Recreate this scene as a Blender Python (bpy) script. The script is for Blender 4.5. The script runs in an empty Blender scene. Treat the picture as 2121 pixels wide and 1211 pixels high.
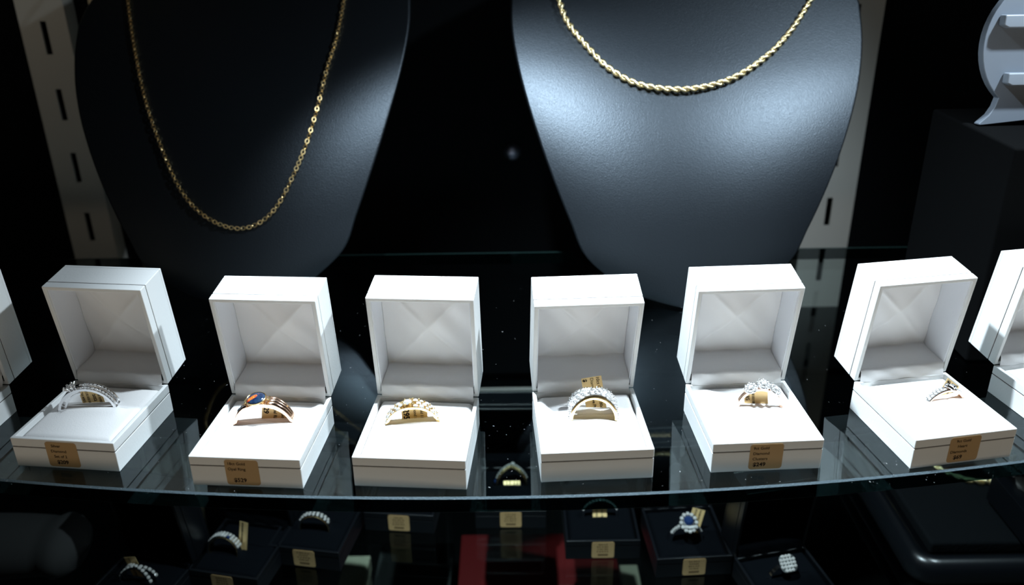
import bpy, math, random
from mathutils import Vector, Matrix
from math import sin, cos, pi, radians as R, sqrt, exp

random.seed(7)
SC = bpy.context.scene
COL = SC.collection
MM = 0.001

# ------------------------------------------------------------------ camera, world, lights, exposure
cam_d = bpy.data.cameras.new('camera')
cam = bpy.data.objects.new('camera', cam_d)
COL.objects.link(cam)
cam_d.sensor_width = 36
cam_d.lens = 30.243
cam_d.clip_start = 0.01
cam_d.clip_end = 20
cam.location = (0, -0.3345, 0.2160)
cam.rotation_euler = (Matrix.Rotation(R(90 - 24.44), 3, 'X') @ Matrix.Rotation(R(-0.829), 3, 'Z')).to_euler()
cam_d.dof.use_dof = True
cam_d.dof.focus_distance = 0.392
cam_d.dof.aperture_fstop = 8.0
SC.camera = cam

SC.view_settings.view_transform = 'Standard'
SC.view_settings.look = 'None'
SC.view_settings.gamma = 1
SC.view_settings.exposure = 0.0
SC.view_settings.use_curve_mapping = False

world = bpy.data.worlds.new('world')
SC.world = world
world.use_nodes = True
wn = world.node_tree
wn.nodes.clear()
w_out = wn.nodes.new('ShaderNodeOutputWorld')
w_bg = wn.nodes.new('ShaderNodeBackground')
w_tc = wn.nodes.new('ShaderNodeTexCoord')
w_sep = wn.nodes.new('ShaderNodeSeparateXYZ')
w_ramp = wn.nodes.new('ShaderNodeValToRGB')
wn.links.new(w_tc.outputs['Generated'], w_sep.inputs[0])
w_map = wn.nodes.new('ShaderNodeMapRange')
w_map.inputs['From Min'].default_value = -1
w_map.inputs['From Max'].default_value = 1
wn.links.new(w_sep.outputs['Z'], w_map.inputs['Value'])
wn.links.new(w_map.outputs[0], w_ramp.inputs[0])
cr = w_ramp.color_ramp            # lit shop floor below, dim shop above
cr.elements[0].position = 0.0; cr.elements[0].color = (1.0, 0.88, 0.71, 1)
cr.elements[1].position = 0.72; cr.elements[1].color = (0.010, 0.010, 0.010, 1)
e = cr.elements.new(0.54); e.color = (0.085, 0.072, 0.052, 1)
e = cr.elements.new(0.45); e.color = (0.48, 0.425, 0.345, 1)
wn.links.new(w_ramp.outputs[0], w_bg.inputs[0])
w_bg.inputs[1].default_value = 1.0
wn.links.new(w_bg.outputs[0], w_out.inputs[0])

def spot(name, loc, aim, power, cone, blend, radius, color):
    l = bpy.data.lights.new(name, 'SPOT')
    l.energy = power; l.spot_size = R(cone); l.spot_blend = blend
    l.shadow_soft_size = radius; l.color = color
    o = bpy.data.objects.new(name, l)
    o.location = loc
    o.rotation_euler = (Vector(aim) - Vector(loc)).to_track_quat('-Z', 'Y').to_euler()
    COL.objects.link(o)
    return o
spot('case_spotlight', (-0.040, 0.008, 0.395), (0.058, 0.018, 0.0), 21.0, 80, 0.9, 0.008, (0.77, 0.90, 1.0))
spot('case_spotlight', (0.330, 0.000, 0.405), (0.080, 0.030, 0.0), 10.5, 94, 0.8, 0.010, (0.77, 0.90, 1.0))

# ------------------------------------------------------------------ materials
MATS = {}
def material(name, color=(0.8, 0.8, 0.8), rough=0.5, metal=0.0, spec=0.5, bump=None, coat=0, sheen=0, extra=None):
    m = bpy.data.materials.new(name)
    m.use_nodes = True
    nt = m.node_tree
    b = nt.nodes['Principled BSDF']
    b.inputs['Base Color'].default_value = (*color, 1)
    b.inputs['Roughness'].default_value = rough
    b.inputs['Metallic'].default_value = metal
    b.inputs['Specular IOR Level'].default_value = spec
    b.inputs['Coat Weight'].default_value = coat
    b.inputs['Sheen Weight'].default_value = sheen
    if bump:
        scale, strength, dist, kind = bump
        tc = nt.nodes.new('ShaderNodeTexCoord')
        if kind == 'leather':
            n = nt.nodes.new('ShaderNodeTexVoronoi'); n.feature = 'SMOOTH_F1'
            n.inputs['Scale'].default_value = scale
            n.inputs['Smoothness'].default_value = 0.6
            nz = nt.nodes.new('ShaderNodeTexNoise'); nz.inputs['Scale'].default_value = scale * 0.45
            nt.links.new(tc.outputs['Object'], nz.inputs['Vector'])
            mx = nt.nodes.new('ShaderNodeMixRGB'); mx.inputs[0].default_value = 0.0015
            va = nt.nodes.new('ShaderNodeVectorMath'); va.operation = 'SCALE'; va.inputs['Scale'].default_value = 0.0011
            vb = nt.nodes.new('ShaderNodeVectorMath'); vb.operation = 'ADD'
            nt.links.new(nz.outputs['Color'], va.inputs[0])
            nt.links.new(va.outputs[0], vb.inputs[0]); nt.links.new(tc.outputs['Object'], vb.inputs[1])
            nt.links.new(vb.outputs[0], n.inputs['Vector'])
            h = n.outputs['Distance']
        else:
            n = nt.nodes.new('ShaderNodeTexNoise'); n.inputs['Scale'].default_value = scale
            n.inputs['Detail'].default_value = 3
            nt.links.new(tc.outputs['Object'], n.inputs['Vector'])
            h = n.outputs['Fac']
        bp = nt.nodes.new('ShaderNodeBump')
        bp.inputs['Strength'].default_value = strength
        bp.inputs['Distance'].default_value = dist
        nt.links.new(h, bp.inputs['Height'])
        nt.links.new(bp.outputs[0], b.inputs['Normal'])
    if extra: extra(m, nt, b)
    MATS[name] = m
    return m

material('white_paper', (0.80, 0.81, 0.80), 0.55, spec=0.35, bump=(900, 0.25, 0.0002, 'noise'))
material('seam_brown', (0.035, 0.02, 0.014), 0.8)
material('white_velvet', (0.86, 0.85, 0.84), 0.95, spec=0.1, sheen=0.2, bump=(1600, 0.35, 0.0003, 'noise'))
material('white_satin', (0.86, 0.855, 0.85), 0.36, spec=0.6, bump=(260, 0.12, 0.0006, 'noise'))
material('lining_paper', (0.82, 0.84, 0.88), 0.6, spec=0.3)
material('black_leather', (0.0034, 0.0044, 0.0058), 0.42, spec=0.65, bump=(1900, 0.24, 0.0003, 'leather'), extra=lambda m, nt, b: setattr(b.inputs['Specular Tint'], 'default_value', (0.74, 0.87, 1.0, 1)))
material('black_board', (0.0025, 0.0032, 0.0045), 0.30, spec=0.5, bump=(700, 0.1, 0.0002, 'noise'))
material('black_velvet', (0.0016, 0.0022, 0.0032), 0.95, spec=0.03)
material('black_felt', (0.0016, 0.0018, 0.002), 0.9, spec=0.05)
material('black_cloth', (0.0035, 0.0045, 0.0055), 0.9, spec=0.08, bump=(420, 0.5, 0.0008, 'noise'))
material('case_black', (0.002, 0.002, 0.0022), 0.6, spec=0.1)
material('upright_paint', (0.52, 0.51, 0.47), 0.55, spec=0.3)
material('cream_paint', (0.62, 0.52, 0.34), 0.6)
material('slot_black', (0.002, 0.002, 0.002), 0.9, spec=0)
material('price_paper', (0.46, 0.29, 0.125), 0.45, spec=0.4)
material('tag_foil', (0.78, 0.56, 0.26), 0.35, metal=0.35)
material('print_black', (0.012, 0.008, 0.006), 0.7, spec=0.1)
material('print_faded', (0.16, 0.10, 0.045), 0.7, spec=0.1)
material('yellow_gold', (1.0, 0.75, 0.37), 0.16, metal=1)
material('chain_gold', (1.0, 0.76, 0.38), 0.36, metal=1)
material('rope_gold', (1.0, 0.86, 0.52), 0.3, metal=1)
material('rose_gold', (0.96, 0.65, 0.48), 0.14, metal=1)
material('silver', (0.93, 0.93, 0.94), 0.14, metal=1)
material('sapphire', (0.01, 0.025, 0.08), 0.06, spec=0.9)
material('dark_stone', (0.05, 0.06, 0.07), 0.08, spec=0.9)
material('grey_acrylic', (0.15, 0.175, 0.21), 0.4, spec=0.4)
material('pale_acrylic', (0.21, 0.24, 0.28), 0.35, spec=0.5)
material('red_card', (0.13, 0.004, 0.005), 0.5)
material('cream_card', (0.60, 0.54, 0.40), 0.6)
material('slate_felt', (0.035, 0.035, 0.035), 0.85, spec=0.15)
material('chrome', (0.75, 0.78, 1.0), 0.34, metal=1)  # blue put into the metal to tint the back wall glint
material('dust', (0.25, 0.26, 0.26), 0.9)

def diamond_extra(m, nt, b):
    g = nt.nodes.new('ShaderNodeBsdfGlossy')
    g.inputs['Roughness'].default_value = 0.04
    g.inputs['Color'].default_value = (1, 1, 1, 1)
    mx = nt.nodes.new('ShaderNodeMixShader'); mx.inputs[0].default_value = 0.5
    nt.links.new(b.outputs[0], mx.inputs[1]); nt.links.new(g.outputs[0], mx.inputs[2])
    nt.links.new(mx.outputs[0], nt.nodes['Material Output'].inputs['Surface'])
material('diamond', (0.66, 0.64, 0.61), 0.08, spec=1.0, extra=diamond_extra)

def opal_extra(m, nt, b):
    tc = nt.nodes.new('ShaderNodeTexCoord')
    n = nt.nodes.new('ShaderNodeTexNoise'); n.inputs['Scale'].default_value = 420; n.inputs['Detail'].default_value = 4
    r1 = nt.nodes.new('ShaderNodeValToRGB')
    r1.color_ramp.elements[0].position = 0.35; r1.color_ramp.elements[0].color = (0.004, 0.012, 0.045, 1)
    r1.color_ramp.elements[1].position = 0.7; r1.color_ramp.elements[1].color = (0.022, 0.05, 0.10, 1)
    nt.links.new(tc.outputs['Object'], n.inputs['Vector']); nt.links.new(n.outputs['Fac'], r1.inputs[0])
    # the stone's own fire: a slanted orange streak
    mp = nt.nodes.new('ShaderNodeMapping'); mp.inputs['Location'].default_value = (0.0009, 0.0001, 0)
    mp.inputs['Rotation'].default_value = (0, 0, R(-38)); mp.vector_type = 'TEXTURE'
    mp.inputs['Location'].default_value = (-0.0014, 0.0000, 0.0)
    mp.inputs['Rotation'].default_value = (0, 0, R(32)); mp.inputs['Scale'].default_value = (0.0030, 0.0012, 0.02)
    nt.links.new(tc.outputs['Object'], mp.inputs['Vector'])
    n2 = nt.nodes.new('ShaderNodeTexNoise'); n2.inputs['Scale'].default_value = 900
    nt.links.new(tc.outputs['Object'], n2.inputs['Vector'])
    ln = nt.nodes.new('ShaderNodeVectorMath'); ln.operation = 'LENGTH'
    nt.links.new(mp.outputs[0], ln.inputs[0])
    ad = nt.nodes.new('ShaderNodeMath'); ad.operation = 'MULTIPLY_ADD'
    nt.links.new(n2.outputs['Fac'], ad.inputs[0]); ad.inputs[1].default_value = 1.3
    nt.links.new(ln.outputs['Value'], ad.inputs[2])
    r2 = nt.nodes.new('ShaderNodeValToRGB')
    r2.color_ramp.elements[0].position = 0.95; r2.color_ramp.elements[0].color = (1, 1, 1, 1)
    r2.color_ramp.elements[1].position = 1.0; r2.color_ramp.elements[1].color = (0, 0, 0, 1)
    dv = nt.nodes.new('ShaderNodeMath'); dv.operation = 'MULTIPLY'; dv.inputs[1].default_value = 0.62
    nt.links.new(ad.outputs[0], dv.inputs[0]); nt.links.new(dv.outputs[0], r2.inputs[0])
    r3 = nt.nodes.new('ShaderNodeValToRGB')
    r3.color_ramp.elements[0].position = 0.4; r3.color_ramp.elements[0].color = (0.45, 0.045, 0.02, 1)
    r3.color_ramp.elements[1].position = 0.62; r3.color_ramp.elements[1].color = (0.6, 0.28, 0.04, 1)
    nt.links.new(n2.outputs['Fac'], r3.inputs[0])
    mx = nt.nodes.new('ShaderNodeMixRGB')
    nt.links.new(r2.outputs[0], mx.inputs[0]); nt.links.new(r1.outputs[0], mx.inputs[1]); nt.links.new(r3.outputs[0], mx.inputs[2])
    nt.links.new(mx.outputs[0], b.inputs['Base Color'])
material('opal', (0.03, 0.06, 0.2), 0.12, spec=0.6, coat=0.6, extra=opal_extra)

def glass_material(name, tint, gloss, f0):
    m = bpy.data.materials.new(name); m.use_nodes = True
    nt = m.node_tree; nt.nodes.clear()
    out = nt.nodes.new('ShaderNodeOutputMaterial')
    tr = nt.nodes.new('ShaderNodeBsdfTransparent'); tr.inputs[0].default_value = (*tint, 1)
    gl = nt.nodes.new('ShaderNodeBsdfGlossy'); gl.inputs['Roughness'].default_value = 0.0
    gl.inputs['Color'].default_value = (*gloss, 1)
    geo = nt.nodes.new('ShaderNodeNewGeometry')
    dot = nt.nodes.new('ShaderNodeVectorMath'); dot.operation = 'DOT_PRODUCT'
    nt.links.new(geo.outputs['Incoming'], dot.inputs[0]); nt.links.new(geo.outputs['Normal'], dot.inputs[1])
    ab = nt.nodes.new('ShaderNodeMath'); ab.operation = 'ABSOLUTE'
    nt.links.new(dot.outputs['Value'], ab.inputs[0])
    om = nt.nodes.new('ShaderNodeMath'); om.operation = 'SUBTRACT'; om.inputs[0].default_value = 1
    nt.links.new(ab.outputs[0], om.inputs[1])
    pw = nt.nodes.new('ShaderNodeMath'); pw.operation = 'POWER'; pw.inputs[1].default_value = 5
    nt.links.new(om.outputs[0], pw.inputs[0])
    ma = nt.nodes.new('ShaderNodeMath'); ma.operation = 'MULTIPLY_ADD'
    ma.inputs[1].default_value = 1 - f0; ma.inputs[2].default_value = f0
    nt.links.new(pw.outputs[0], ma.inputs[0])
    mx = nt.nodes.new('ShaderNodeMixShader')
    nt.links.new(ma.outputs[0], mx.inputs[0]); nt.links.new(tr.outputs[0], mx.inputs[1]); nt.links.new(gl.outputs[0], mx.inputs[2])
    nt.links.new(mx.outputs[0], out.inputs['Surface'])
    MATS[name] = m
glass_material('shelf_glass', (0.88, 0.93, 0.92), (0.85, 0.96, 1.0), 0.065)
glass_material('shelf_glass_edge', (0.035, 0.07, 0.07), (0.5, 0.9, 0.9), 0.006)
material('glass_green', (0.012, 0.028, 0.026), 0.3, spec=0.5)
material('glass_arris', (0.08, 0.115, 0.135), 0.5, spec=0.6, bump=(1500, 0.6, 0.0004, 'noise'))

# ------------------------------------------------------------------ mesh helpers (millimetres in, metres out)
class MB:
    def __init__(self):
        self.v = []; self.f = []; self.m = []
    def add(self, vs, fs, mi=0):
        o = len(self.v)
        self.v += [tuple(p) for p in vs]
        self.f += [tuple(i + o for i in f) for f in fs]
        self.m += [mi] * len(fs)
        return self
    def box(self, x0, x1, y0, y1, z0, z1, mi=0):
        vs = [(x0, y0, z0), (x1, y0, z0), (x1, y1, z0), (x0, y1, z0), (x0, y0, z1), (x1, y0, z1), (x1, y1, z1), (x0, y1, z1)]
        return self.add(vs, [(3, 2, 1, 0), (4, 5, 6, 7), (0, 1, 5, 4), (1, 2, 6, 5), (2, 3, 7, 6), (3, 0, 4, 7)], mi)
    def grid(self, P, closed_u=False, closed_v=False, mi=0, flip=False):
        n = len(P); k = len(P[0]); o = []
        vs = [p for row in P for p in row]
        for i in range(n if closed_u else n - 1):
            for j in range(k if closed_v else k - 1):
                a, b = i * k + j, i * k + (j + 1) % k
                c, d = ((i + 1) % n) * k + (j + 1) % k, ((i + 1) % n) * k + j
                o.append((a, d, c, b) if flip else (a, b, c, d))
        return self.add(vs, o, mi)
    def tube(self, pts, r, n=8, closed=False, mi=0, rfun=None, flat=1.0, up=None):
        pts = [Vector(p) for p in pts]; N = len(pts); rows = []
        prev = Vector(up) if up else None
        for i, p in enumerate(pts):
            if closed: t = (pts[(i + 1) % N] - pts[i - 1]).normalized()
            else: t = (pts[min(i + 1, N - 1)] - pts[max(i - 1, 0)]).normalized()
            if prev is None: prev = t.orthogonal()
            a = (prev - t * prev.dot(t)).normalized(); b = t.cross(a)
            if not up: prev = a
            rr = rfun(i / max(1, N - 1)) if rfun else r
            ph = pi / 4 if n == 4 else 0
            rows.append([p + a * (rr * flat * cos(2 * pi * j / n + ph)) + b * (rr * sin(2 * pi * j / n + ph)) for j in range(n)])
        self.grid(rows, closed_u=closed, closed_v=True, mi=mi)
        if not closed:
            o = len(self.v) - N * n
            self.f.append(tuple(o + j for j in range(n))[::-1]); self.m.append(mi)
            self.f.append(tuple(o + (N - 1) * n + j for j in range(n))); self.m.append(mi)
        return self
    def prism(self, poly, z0, z1, mi=0, T=None):
        n = len(poly)
        vs = [(x, y, z0) for x, y in poly] + [(x, y, z1) for x, y in poly]
        if T: vs = [T(*p) for p in vs]
        fs = [tuple(range(n))[::-1], tuple(range(n, 2 * n))] + [(i, (i + 1) % n, n + (i + 1) % n, n + i) for i in range(n)]
        return self.add(vs, fs, mi)
    def ball(self, c, r, n=6, mi=0, sz=1.0):
        rows = []
        for i in range(n + 1):
            a = pi * i / n
            rows.append([(c[0] + r * sin(a) * cos(2 * pi * j / (n + 2)), c[1] + r * sin(a) * sin(2 * pi * j / (n + 2)), c[2] - r * sz * cos(a)) for j in range(n + 2)])
        return self.grid(rows, closed_v=True, mi=mi, flip=False)
    def mesh(self, name, mats, smooth=False):
        me = bpy.data.meshes.new(name)
        me.from_pydata([(x * MM, y * MM, z * MM) for x, y, z in self.v], [], self.f)
        for m in (mats if isinstance(mats, (list, tuple)) else [mats]):
            me.materials.append(MATS[m])
        if any(self.m): me.polygons.foreach_set('material_index', self.m)
        if smooth: me.polygons.foreach_set('use_smooth', [True] * len(self.f))
        me.update()
        return me
    def obj(self, name, mats, parent=None, loc=(0, 0, 0), rot=None, smooth=False, bevel=0, seg=2, angle=None):
        return link(name, self.mesh(name, mats, smooth), parent, loc, rot, bevel, seg, angle)

def link(name, me, parent=None, loc=(0, 0, 0), rot=None, bevel=0, seg=2, angle=None):
    o = bpy.data.objects.new(name, me)
    COL.objects.link(o)
    o.location = [c * MM for c in loc]
    if rot is not None: o.rotation_euler = rot.to_euler() if isinstance(rot, Matrix) else rot
    if parent: o.parent = parent
    if bevel:
        b = o.modifiers.new('bevel', 'BEVEL'); b.width = bevel * MM; b.segments = seg; b.limit_method = 'ANGLE'
        b.angle_limit = R(40)
        me.polygons.foreach_set('use_smooth', [True] * len(me.polygons))
        w = o.modifiers.new('wn', 'WEIGHTED_NORMAL'); w.keep_sharp = False
    if angle:
        me.polygons.foreach_set('use_smooth', [True] * len(me.polygons))
        es = [False] * len(me.edges)
        nrm = {}
        for p in me.polygons:
            for ek in p.edge_keys: nrm.setdefault(ek, []).append(p.normal)
        for e in me.edges:
            ns = nrm.get(tuple(sorted(e.vertices)), nrm.get(tuple(e.vertices), []))
            if len(ns) == 2 and ns[0].angle(ns[1], 0) > R(angle): e.use_edge_sharp = True
    return o

def tag(o, label, cat, group=None, kind=None):
    o['label'] = label
    if cat: o['category'] = cat
    if group: o['group'] = group
    if kind: o['kind'] = kind
    return o
def thing(name, label, cat, loc=(0, 0, 0), rot=None, group=None):
    o = bpy.data.objects.new(name, None)
    COL.objects.link(o)
    o.empty_display_size = 0.01
    o.location = [c * MM for c in loc]
    if rot is not None: o.rotation_euler = rot.to_euler() if isinstance(rot, Matrix) else rot
    return tag(o, label, cat, group)

def text(name, s, size, parent, M, mat='print_black', bold=0.0, align='LEFT'):
    cu = bpy.data.curves.new(name, 'FONT')
    cu.body = s; cu.size = size * MM; cu.offset = bold * size * MM; cu.extrude = 0.02 * MM
    cu.align_x = align; cu.resolution_u = 3
    tmp = bpy.data.objects.new('tmp', cu); COL.objects.link(tmp)
    dg = bpy.context.evaluated_depsgraph_get(); dg.update()
    me = bpy.data.meshes.new_from_object(tmp.evaluated_get(dg))
    bpy.data.objects.remove(tmp)
    me.materials.clear(); me.materials.append(MATS[mat])
    o = bpy.data.objects.new(name, me); COL.objects.link(o)
    o.parent = parent
    M = M.copy(); M.translation = M.translation * MM
    o.matrix_local = M
    return o

def structure(o):
    o['kind'] = 'structure'
    return o

# ------------------------------------------------------------------ the case (setting)
structure(MB().box(-640, 640, 318, 330, -300, 430).obj('wall_back', 'black_cloth'))
structure(MB().box(-652, -640, -160, 330, -300, 430).obj('wall_left', 'case_black'))
structure(MB().box(640, 652, -160, 330, -300, 430).obj('wall_right', 'case_black'))
structure(MB().box(-652, 652, -520, 330, 430, 440).obj('ceiling', 'case_black'))  # unseen; stretched forward past the camera to keep out light from above
structure(MB().box(-652, 652, -160, 330, -312, -300).obj('floor', 'case_black'))
structure(MB().box(-652, 652, -172, -160, -312, -85).obj('front_light_block', 'case_black'))  # unseen panel added to cut the shop light on the lower shelf

# slotted uprights on the back wall
def upright(x0, x1, slots, label, lip):
    t = thing('slotted_upright', label, 'shelving upright', ((x0 + x1) / 2, 318, -90), group='slotted uprights on the back wall')
    w = (x1 - x0) / 2
    # channel with real slots: strips between and beside the holes
    mb = MB()
    sw = 2.2
    mb.box(-w, -sw, -16, -14.5, 0, 515)
    mb.box(sw, w, -16, -14.5, 0, 515)
    zs = sorted(slots)
    prev = 0
    for z in zs:
        mb.box(-sw, sw, -16, -14.5, prev, z - 11.5); prev = z + 11.5
    mb.box(-sw, sw, -16, -14.5, prev, 515)
    mb.box(-w, -w + 1.5, -14.5, 0, 0, 515)
    mb.box(w - 1.5, w, -14.5, 0, 0, 515)
    mb.obj('channel', 'upright_paint', t)
    MB().box(-w + 1.6, w - 1.6, -9, -1, 0, 514).obj('channel_back', 'slot_black', t)
    if lip:
        MB().box(w + 13, w + 21, -5, 0, 0, 515).obj('edge_strip', 'cream_paint', t)
    return t
upright(-347, -313, [90 + z for z in (131.5 - 47.7 * k + 0 for k in range(-3, 9))], 'white slotted metal upright on the back wall left of the left bust', True)
upright(229, 267, [90 + z for z in (-8 + 47.7 * k for k in range(-1, 9))], 'white slotted metal upright on the back wall right of the right bust', False)

# glint on the back wall between the busts, made by an added round stud
t = thing('glint_stud', 'small glint on the dark back wall between the busts, made by an added chrome stud', 'glint', (2, 318, 40))
mb = MB(); rows = []
for r, y in ((0.01, -9), (3.2, -8.4), (5.4, -6.6), (6.6, -3), (6.8, 0)):
    rows.append([(r * cos(2 * pi * j / 20), y, r * sin(2 * pi * j / 20)) for j in range(20)])
mb.grid(rows, closed_v=True); mb.obj('cap', 'chrome', t, smooth=True)

# ------------------------------------------------------------------ curved glass shelf
t = thing('glass_shelf', 'clear glass display shelf with a bowed front edge under the white boxes', 'shelf', (0, 0, 0))
def arc_front(x): return -56.2 + 17.5 * (abs(x + 8) / 212) ** 2 if abs(x) < 420 else 0
xs = [-420 + 12 * i for i in range(71)]
front = [(x, arc_front(x)) for x in xs]
mb = MB()
n = len(front)
top = [(x, y + 0.7, 0) for x, y in front]; topb = [(x, 205, 0) for x in xs]
bot = [(x, y + 0.7, -7.7) for x, y in front]; botb = [(x, 205, -7.7) for x in xs]
mb.grid([top, topb], mi=0); mb.grid([bot, botb], mi=0, flip=True)
ea = [(x, y, -0.8) for x, y in front]; eb = [(x, y, -7.1) for x, y in front]
mb.grid([ea, top], mi=2); mb.grid([ea, eb], mi=1, flip=True); mb.grid([eb, bot], mi=2, flip=True)
mb.grid([topb, botb], mi=1)
mb.add([top[0], topb[0], botb[0], bot[0]], [(0, 1, 2, 3)], 1); mb.add([top[-1], topb[-1], botb[-1], bot[-1]], [(3, 2, 1, 0)], 1)
mb.obj('shelf_pane', ['shelf_glass', 'shelf_glass_edge', 'glass_arris'], t)
# rear glass edge catches light: a ground strip
MB().box(-420, 420, 205, 206.5, -7.7, 0).obj('rear_edge', 'glass_green', t)

# dust on the glass
mb = MB()
for i in range(900):
    x = random.uniform(-250, 250); y = random.uniform(-50, 160)
    if random.random() < 0.5: y = random.uniform(-52, 20)
    r = random.choice([0.04, 0.05, 0.06, 0.08, 0.13]); a = random.uniform(0, pi); l = r * random.choice([1, 1, 1, 3])
    mb.add([(x + l * cos(a) * c - r * sin(a) * s, y + l * sin(a) * c + r * cos(a) * s, 0.06) for c, s in ((-1, -1), (1, -1), (1, 1), (-1, 1))] +
           [(x, y, 0.01)], [(0, 1, 2, 3), (4, 1, 0), (4, 2, 1), (4, 3, 2), (4, 0, 3)])
tag(mb.obj('dust_specks', 'dust'), 'fine pale dust specks scattered over the glass shelf', 'dust', kind='stuff')

# ------------------------------------------------------------------ ring boxes
BW, BD, HB, HL, DL = 46.0, 48.1, 14.2, 19.4, 51.1
SLIT = 3.0

def cushion_z(u, v, slot=SLIT, puff=0.9, su=13.5):
    e = max(abs(u) / 21.4, abs(v) / 22.4)
    z = 13.3 + 1.1 * (1 - (u / 22) ** 2) * (1 - (v / 24) ** 2)
    z -= 3.6 * max(0, (e - 0.86) / 0.14) ** 1.8
    k = max(0.0, min(1.0, (su + 2.0 - abs(u)) / 4))
    if v < slot: z += puff * k * exp(-((v - slot + 3.4) / 3.6) ** 2)
    z -= 1.0 * k * exp(-((v - slot) / 0.5) ** 2)
    return z

CUSH = {}
def cushion_mesh(mat, key, **kw):
    if key in CUSH: return CUSH[key]
    us = [-21.4 + 42.8 * i / 54 for i in range(55)]
    vs = [-22.4 + 44.8 * i / 60 for i in range(61)]
    vs = sorted(set([round(v, 3) for v in vs] + [round(SLIT + d, 3) for d in (-1.4, -1.1, -.8, -.55, -.3, 0, .3, .55, .8, 1.1, 1.4)]))
    mb = MB(); mb.grid([[(u, v, cushion_z(u, v, **kw)) for u in us] for v in vs])
    mb.grid([[(u, vs[0], 9) for u in us], [(u, vs[0], cushion_z(u, vs[0], **kw)) for u in us]])
    CUSH[key] = mb.mesh('cushion', mat, smooth=True)
    return CUSH[key]

BOXM = {}
def box_meshes(key, paper, seam, velvet, satin, lining):
    if key in BOXM: return BOXM[key]
    d = {}
    w, h = BW / 2, BD / 2
    mb = MB(); mb.box(-w, w, -h, h, 0, 9.7); d['base'] = mb.mesh('base', paper)
    mb = MB(); mb.box(-w + .25, w - .25, -h + .25, h - .25, 9.6, 10.2); d['seam_line'] = mb.mesh('seam_line', seam)
    def frame(x0, x1, y0, y1, z0, z1, wl, T=None):
        f = MB()
        o = [(x0, y0), (x1, y0), (x1, y1), (x0, y1)]; i = [(x0 + wl, y0 + wl), (x1 - wl, y0 + wl), (x1 - wl, y1 - wl), (x0 + wl, y1 - wl)]
        vs = [(x, y, z0) for x, y in o] + [(x, y, z0) for x, y in i] + [(x, y, z1) for x, y in o] + [(x, y, z1) for x, y in i]
        if T: vs = [T(*p) for p in vs]
        fs = []
        for k in range(4):
            n2 = (k + 1) % 4
            fs += [(k, n2, 8 + n2, 8 + k), (4 + n2, 4 + k, 12 + k, 12 + n2), (8 + k, 8 + n2, 12 + n2, 12 + k), (n2, k, 4 + k, 4 + n2)]
        return f.add(vs, fs)
    d['base_rim'] = frame(-w, w, -h, h, 10.02, HB, 1.7).mesh('base_rim', paper)
    # lid in its own frame: X across, Z up along the opening, Y into the lid; origin on the hinge line
    T = lambda x, t, z: (x, z, t)
    d['lid_rim'] = frame(-w, w, 0.15, DL, 0, 4.3, 1.8, lambda x, y, z: (x, z, y)).mesh('lid_rim', paper)
    mb = MB(); s = frame(-w + .25, w - .25, .4, DL - .25, 4.2, 4.8, 1.4, lambda x, y, z: (x, z, y)); d['lid_seam'] = s.mesh('lid_seam', seam)
    s = frame(-w, w, 0.15, DL, 4.66, HL - 1.6, 1.8, lambda x, y, z: (x, z, y))
    s.box(-w, w, HL - 1.6, HL, 0.15, DL)
    d['lid'] = s.mesh('lid', paper)
    # side and top lining card
    li = w - 1.8
    mb = MB()
    mb.box(-li, -li + .4, 1.0, HL - 1.7, 2, DL - 1.9); mb.box(li - .4, li, 1.0, HL - 1.7, 2, DL - 1.9); mb.box(-li + .4, li - .4, 1.0, HL - 1.7, DL - 2.3, DL - 1.9)
    d['lid_lining'] = mb.mesh('lid_lining', lining)
    # satin: flap over the hinge, floor, padded back with drawn creases
    prof = [(-1.2, -1.9), (0.6, -1.3), (2.6, -0.5), (4.6, 0.1), (5.3, 0.8), (5.5, 1.8), (5.3, 4), (5.0, 7), (4.8, 10), (4.7, 13), (4.8, 15.2)]
    back = [(4.8 + (DL - 2.4 - 4.8) * i / 70) for i in range(1, 71)]
    xs_ = [-20.7 + 41.4 * i / 80 for i in range(81)]
    rows = []
    for (tt, dd) in prof:
        rows.append([(x, dd + 0.25 * sin(x * .55 + tt), tt + 0.25 * sin(x * 0.31 + dd) * (1 - abs(x) / 21)) for x in xs_])
    for tt in back:
        row = []
        for x in xs_:
            cy = 28.0
            ty = (tt - cy) / (DL - 2.4 - cy) if tt > cy else (cy - tt) / (cy - 4.8)
            m = max(abs(x) / 20.7, ty); ax, ay = abs(x) / 20.7, ty
            fold = 1 - m
            crease = 0.55 * exp(-((ax - ay) / 0.08) ** 2) * (1 - m) ** 0.5 * min(1, m * 3)
            z = 16.9 - 5.0 * fold - crease + 0.25 * sin(x * .4 + tt * .3)
            row.append((x, min(z, HL - 1.7), tt))
        rows.append(row)
    mb = MB(); mb.grid(rows)
    d['satin_lining'] = mb.mesh('satin_lining', satin, smooth=True)
    BOXM[key] = d
    return d

def rrect(w, h, r, n=5, cx=0, cy=0):
    p = []
    for sx, sy, a0 in ((1, 1, 0), (-1, 1, 90), (-1, -1, 180), (1, -1, 270)):
        for i in range(n + 1):
            a = R(a0 + 90 * i / n)
            p.append((cx + sx * (w / 2 - r) + r * cos(a), cy + sy * (h / 2 - r) + r * sin(a)))
    return p

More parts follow.
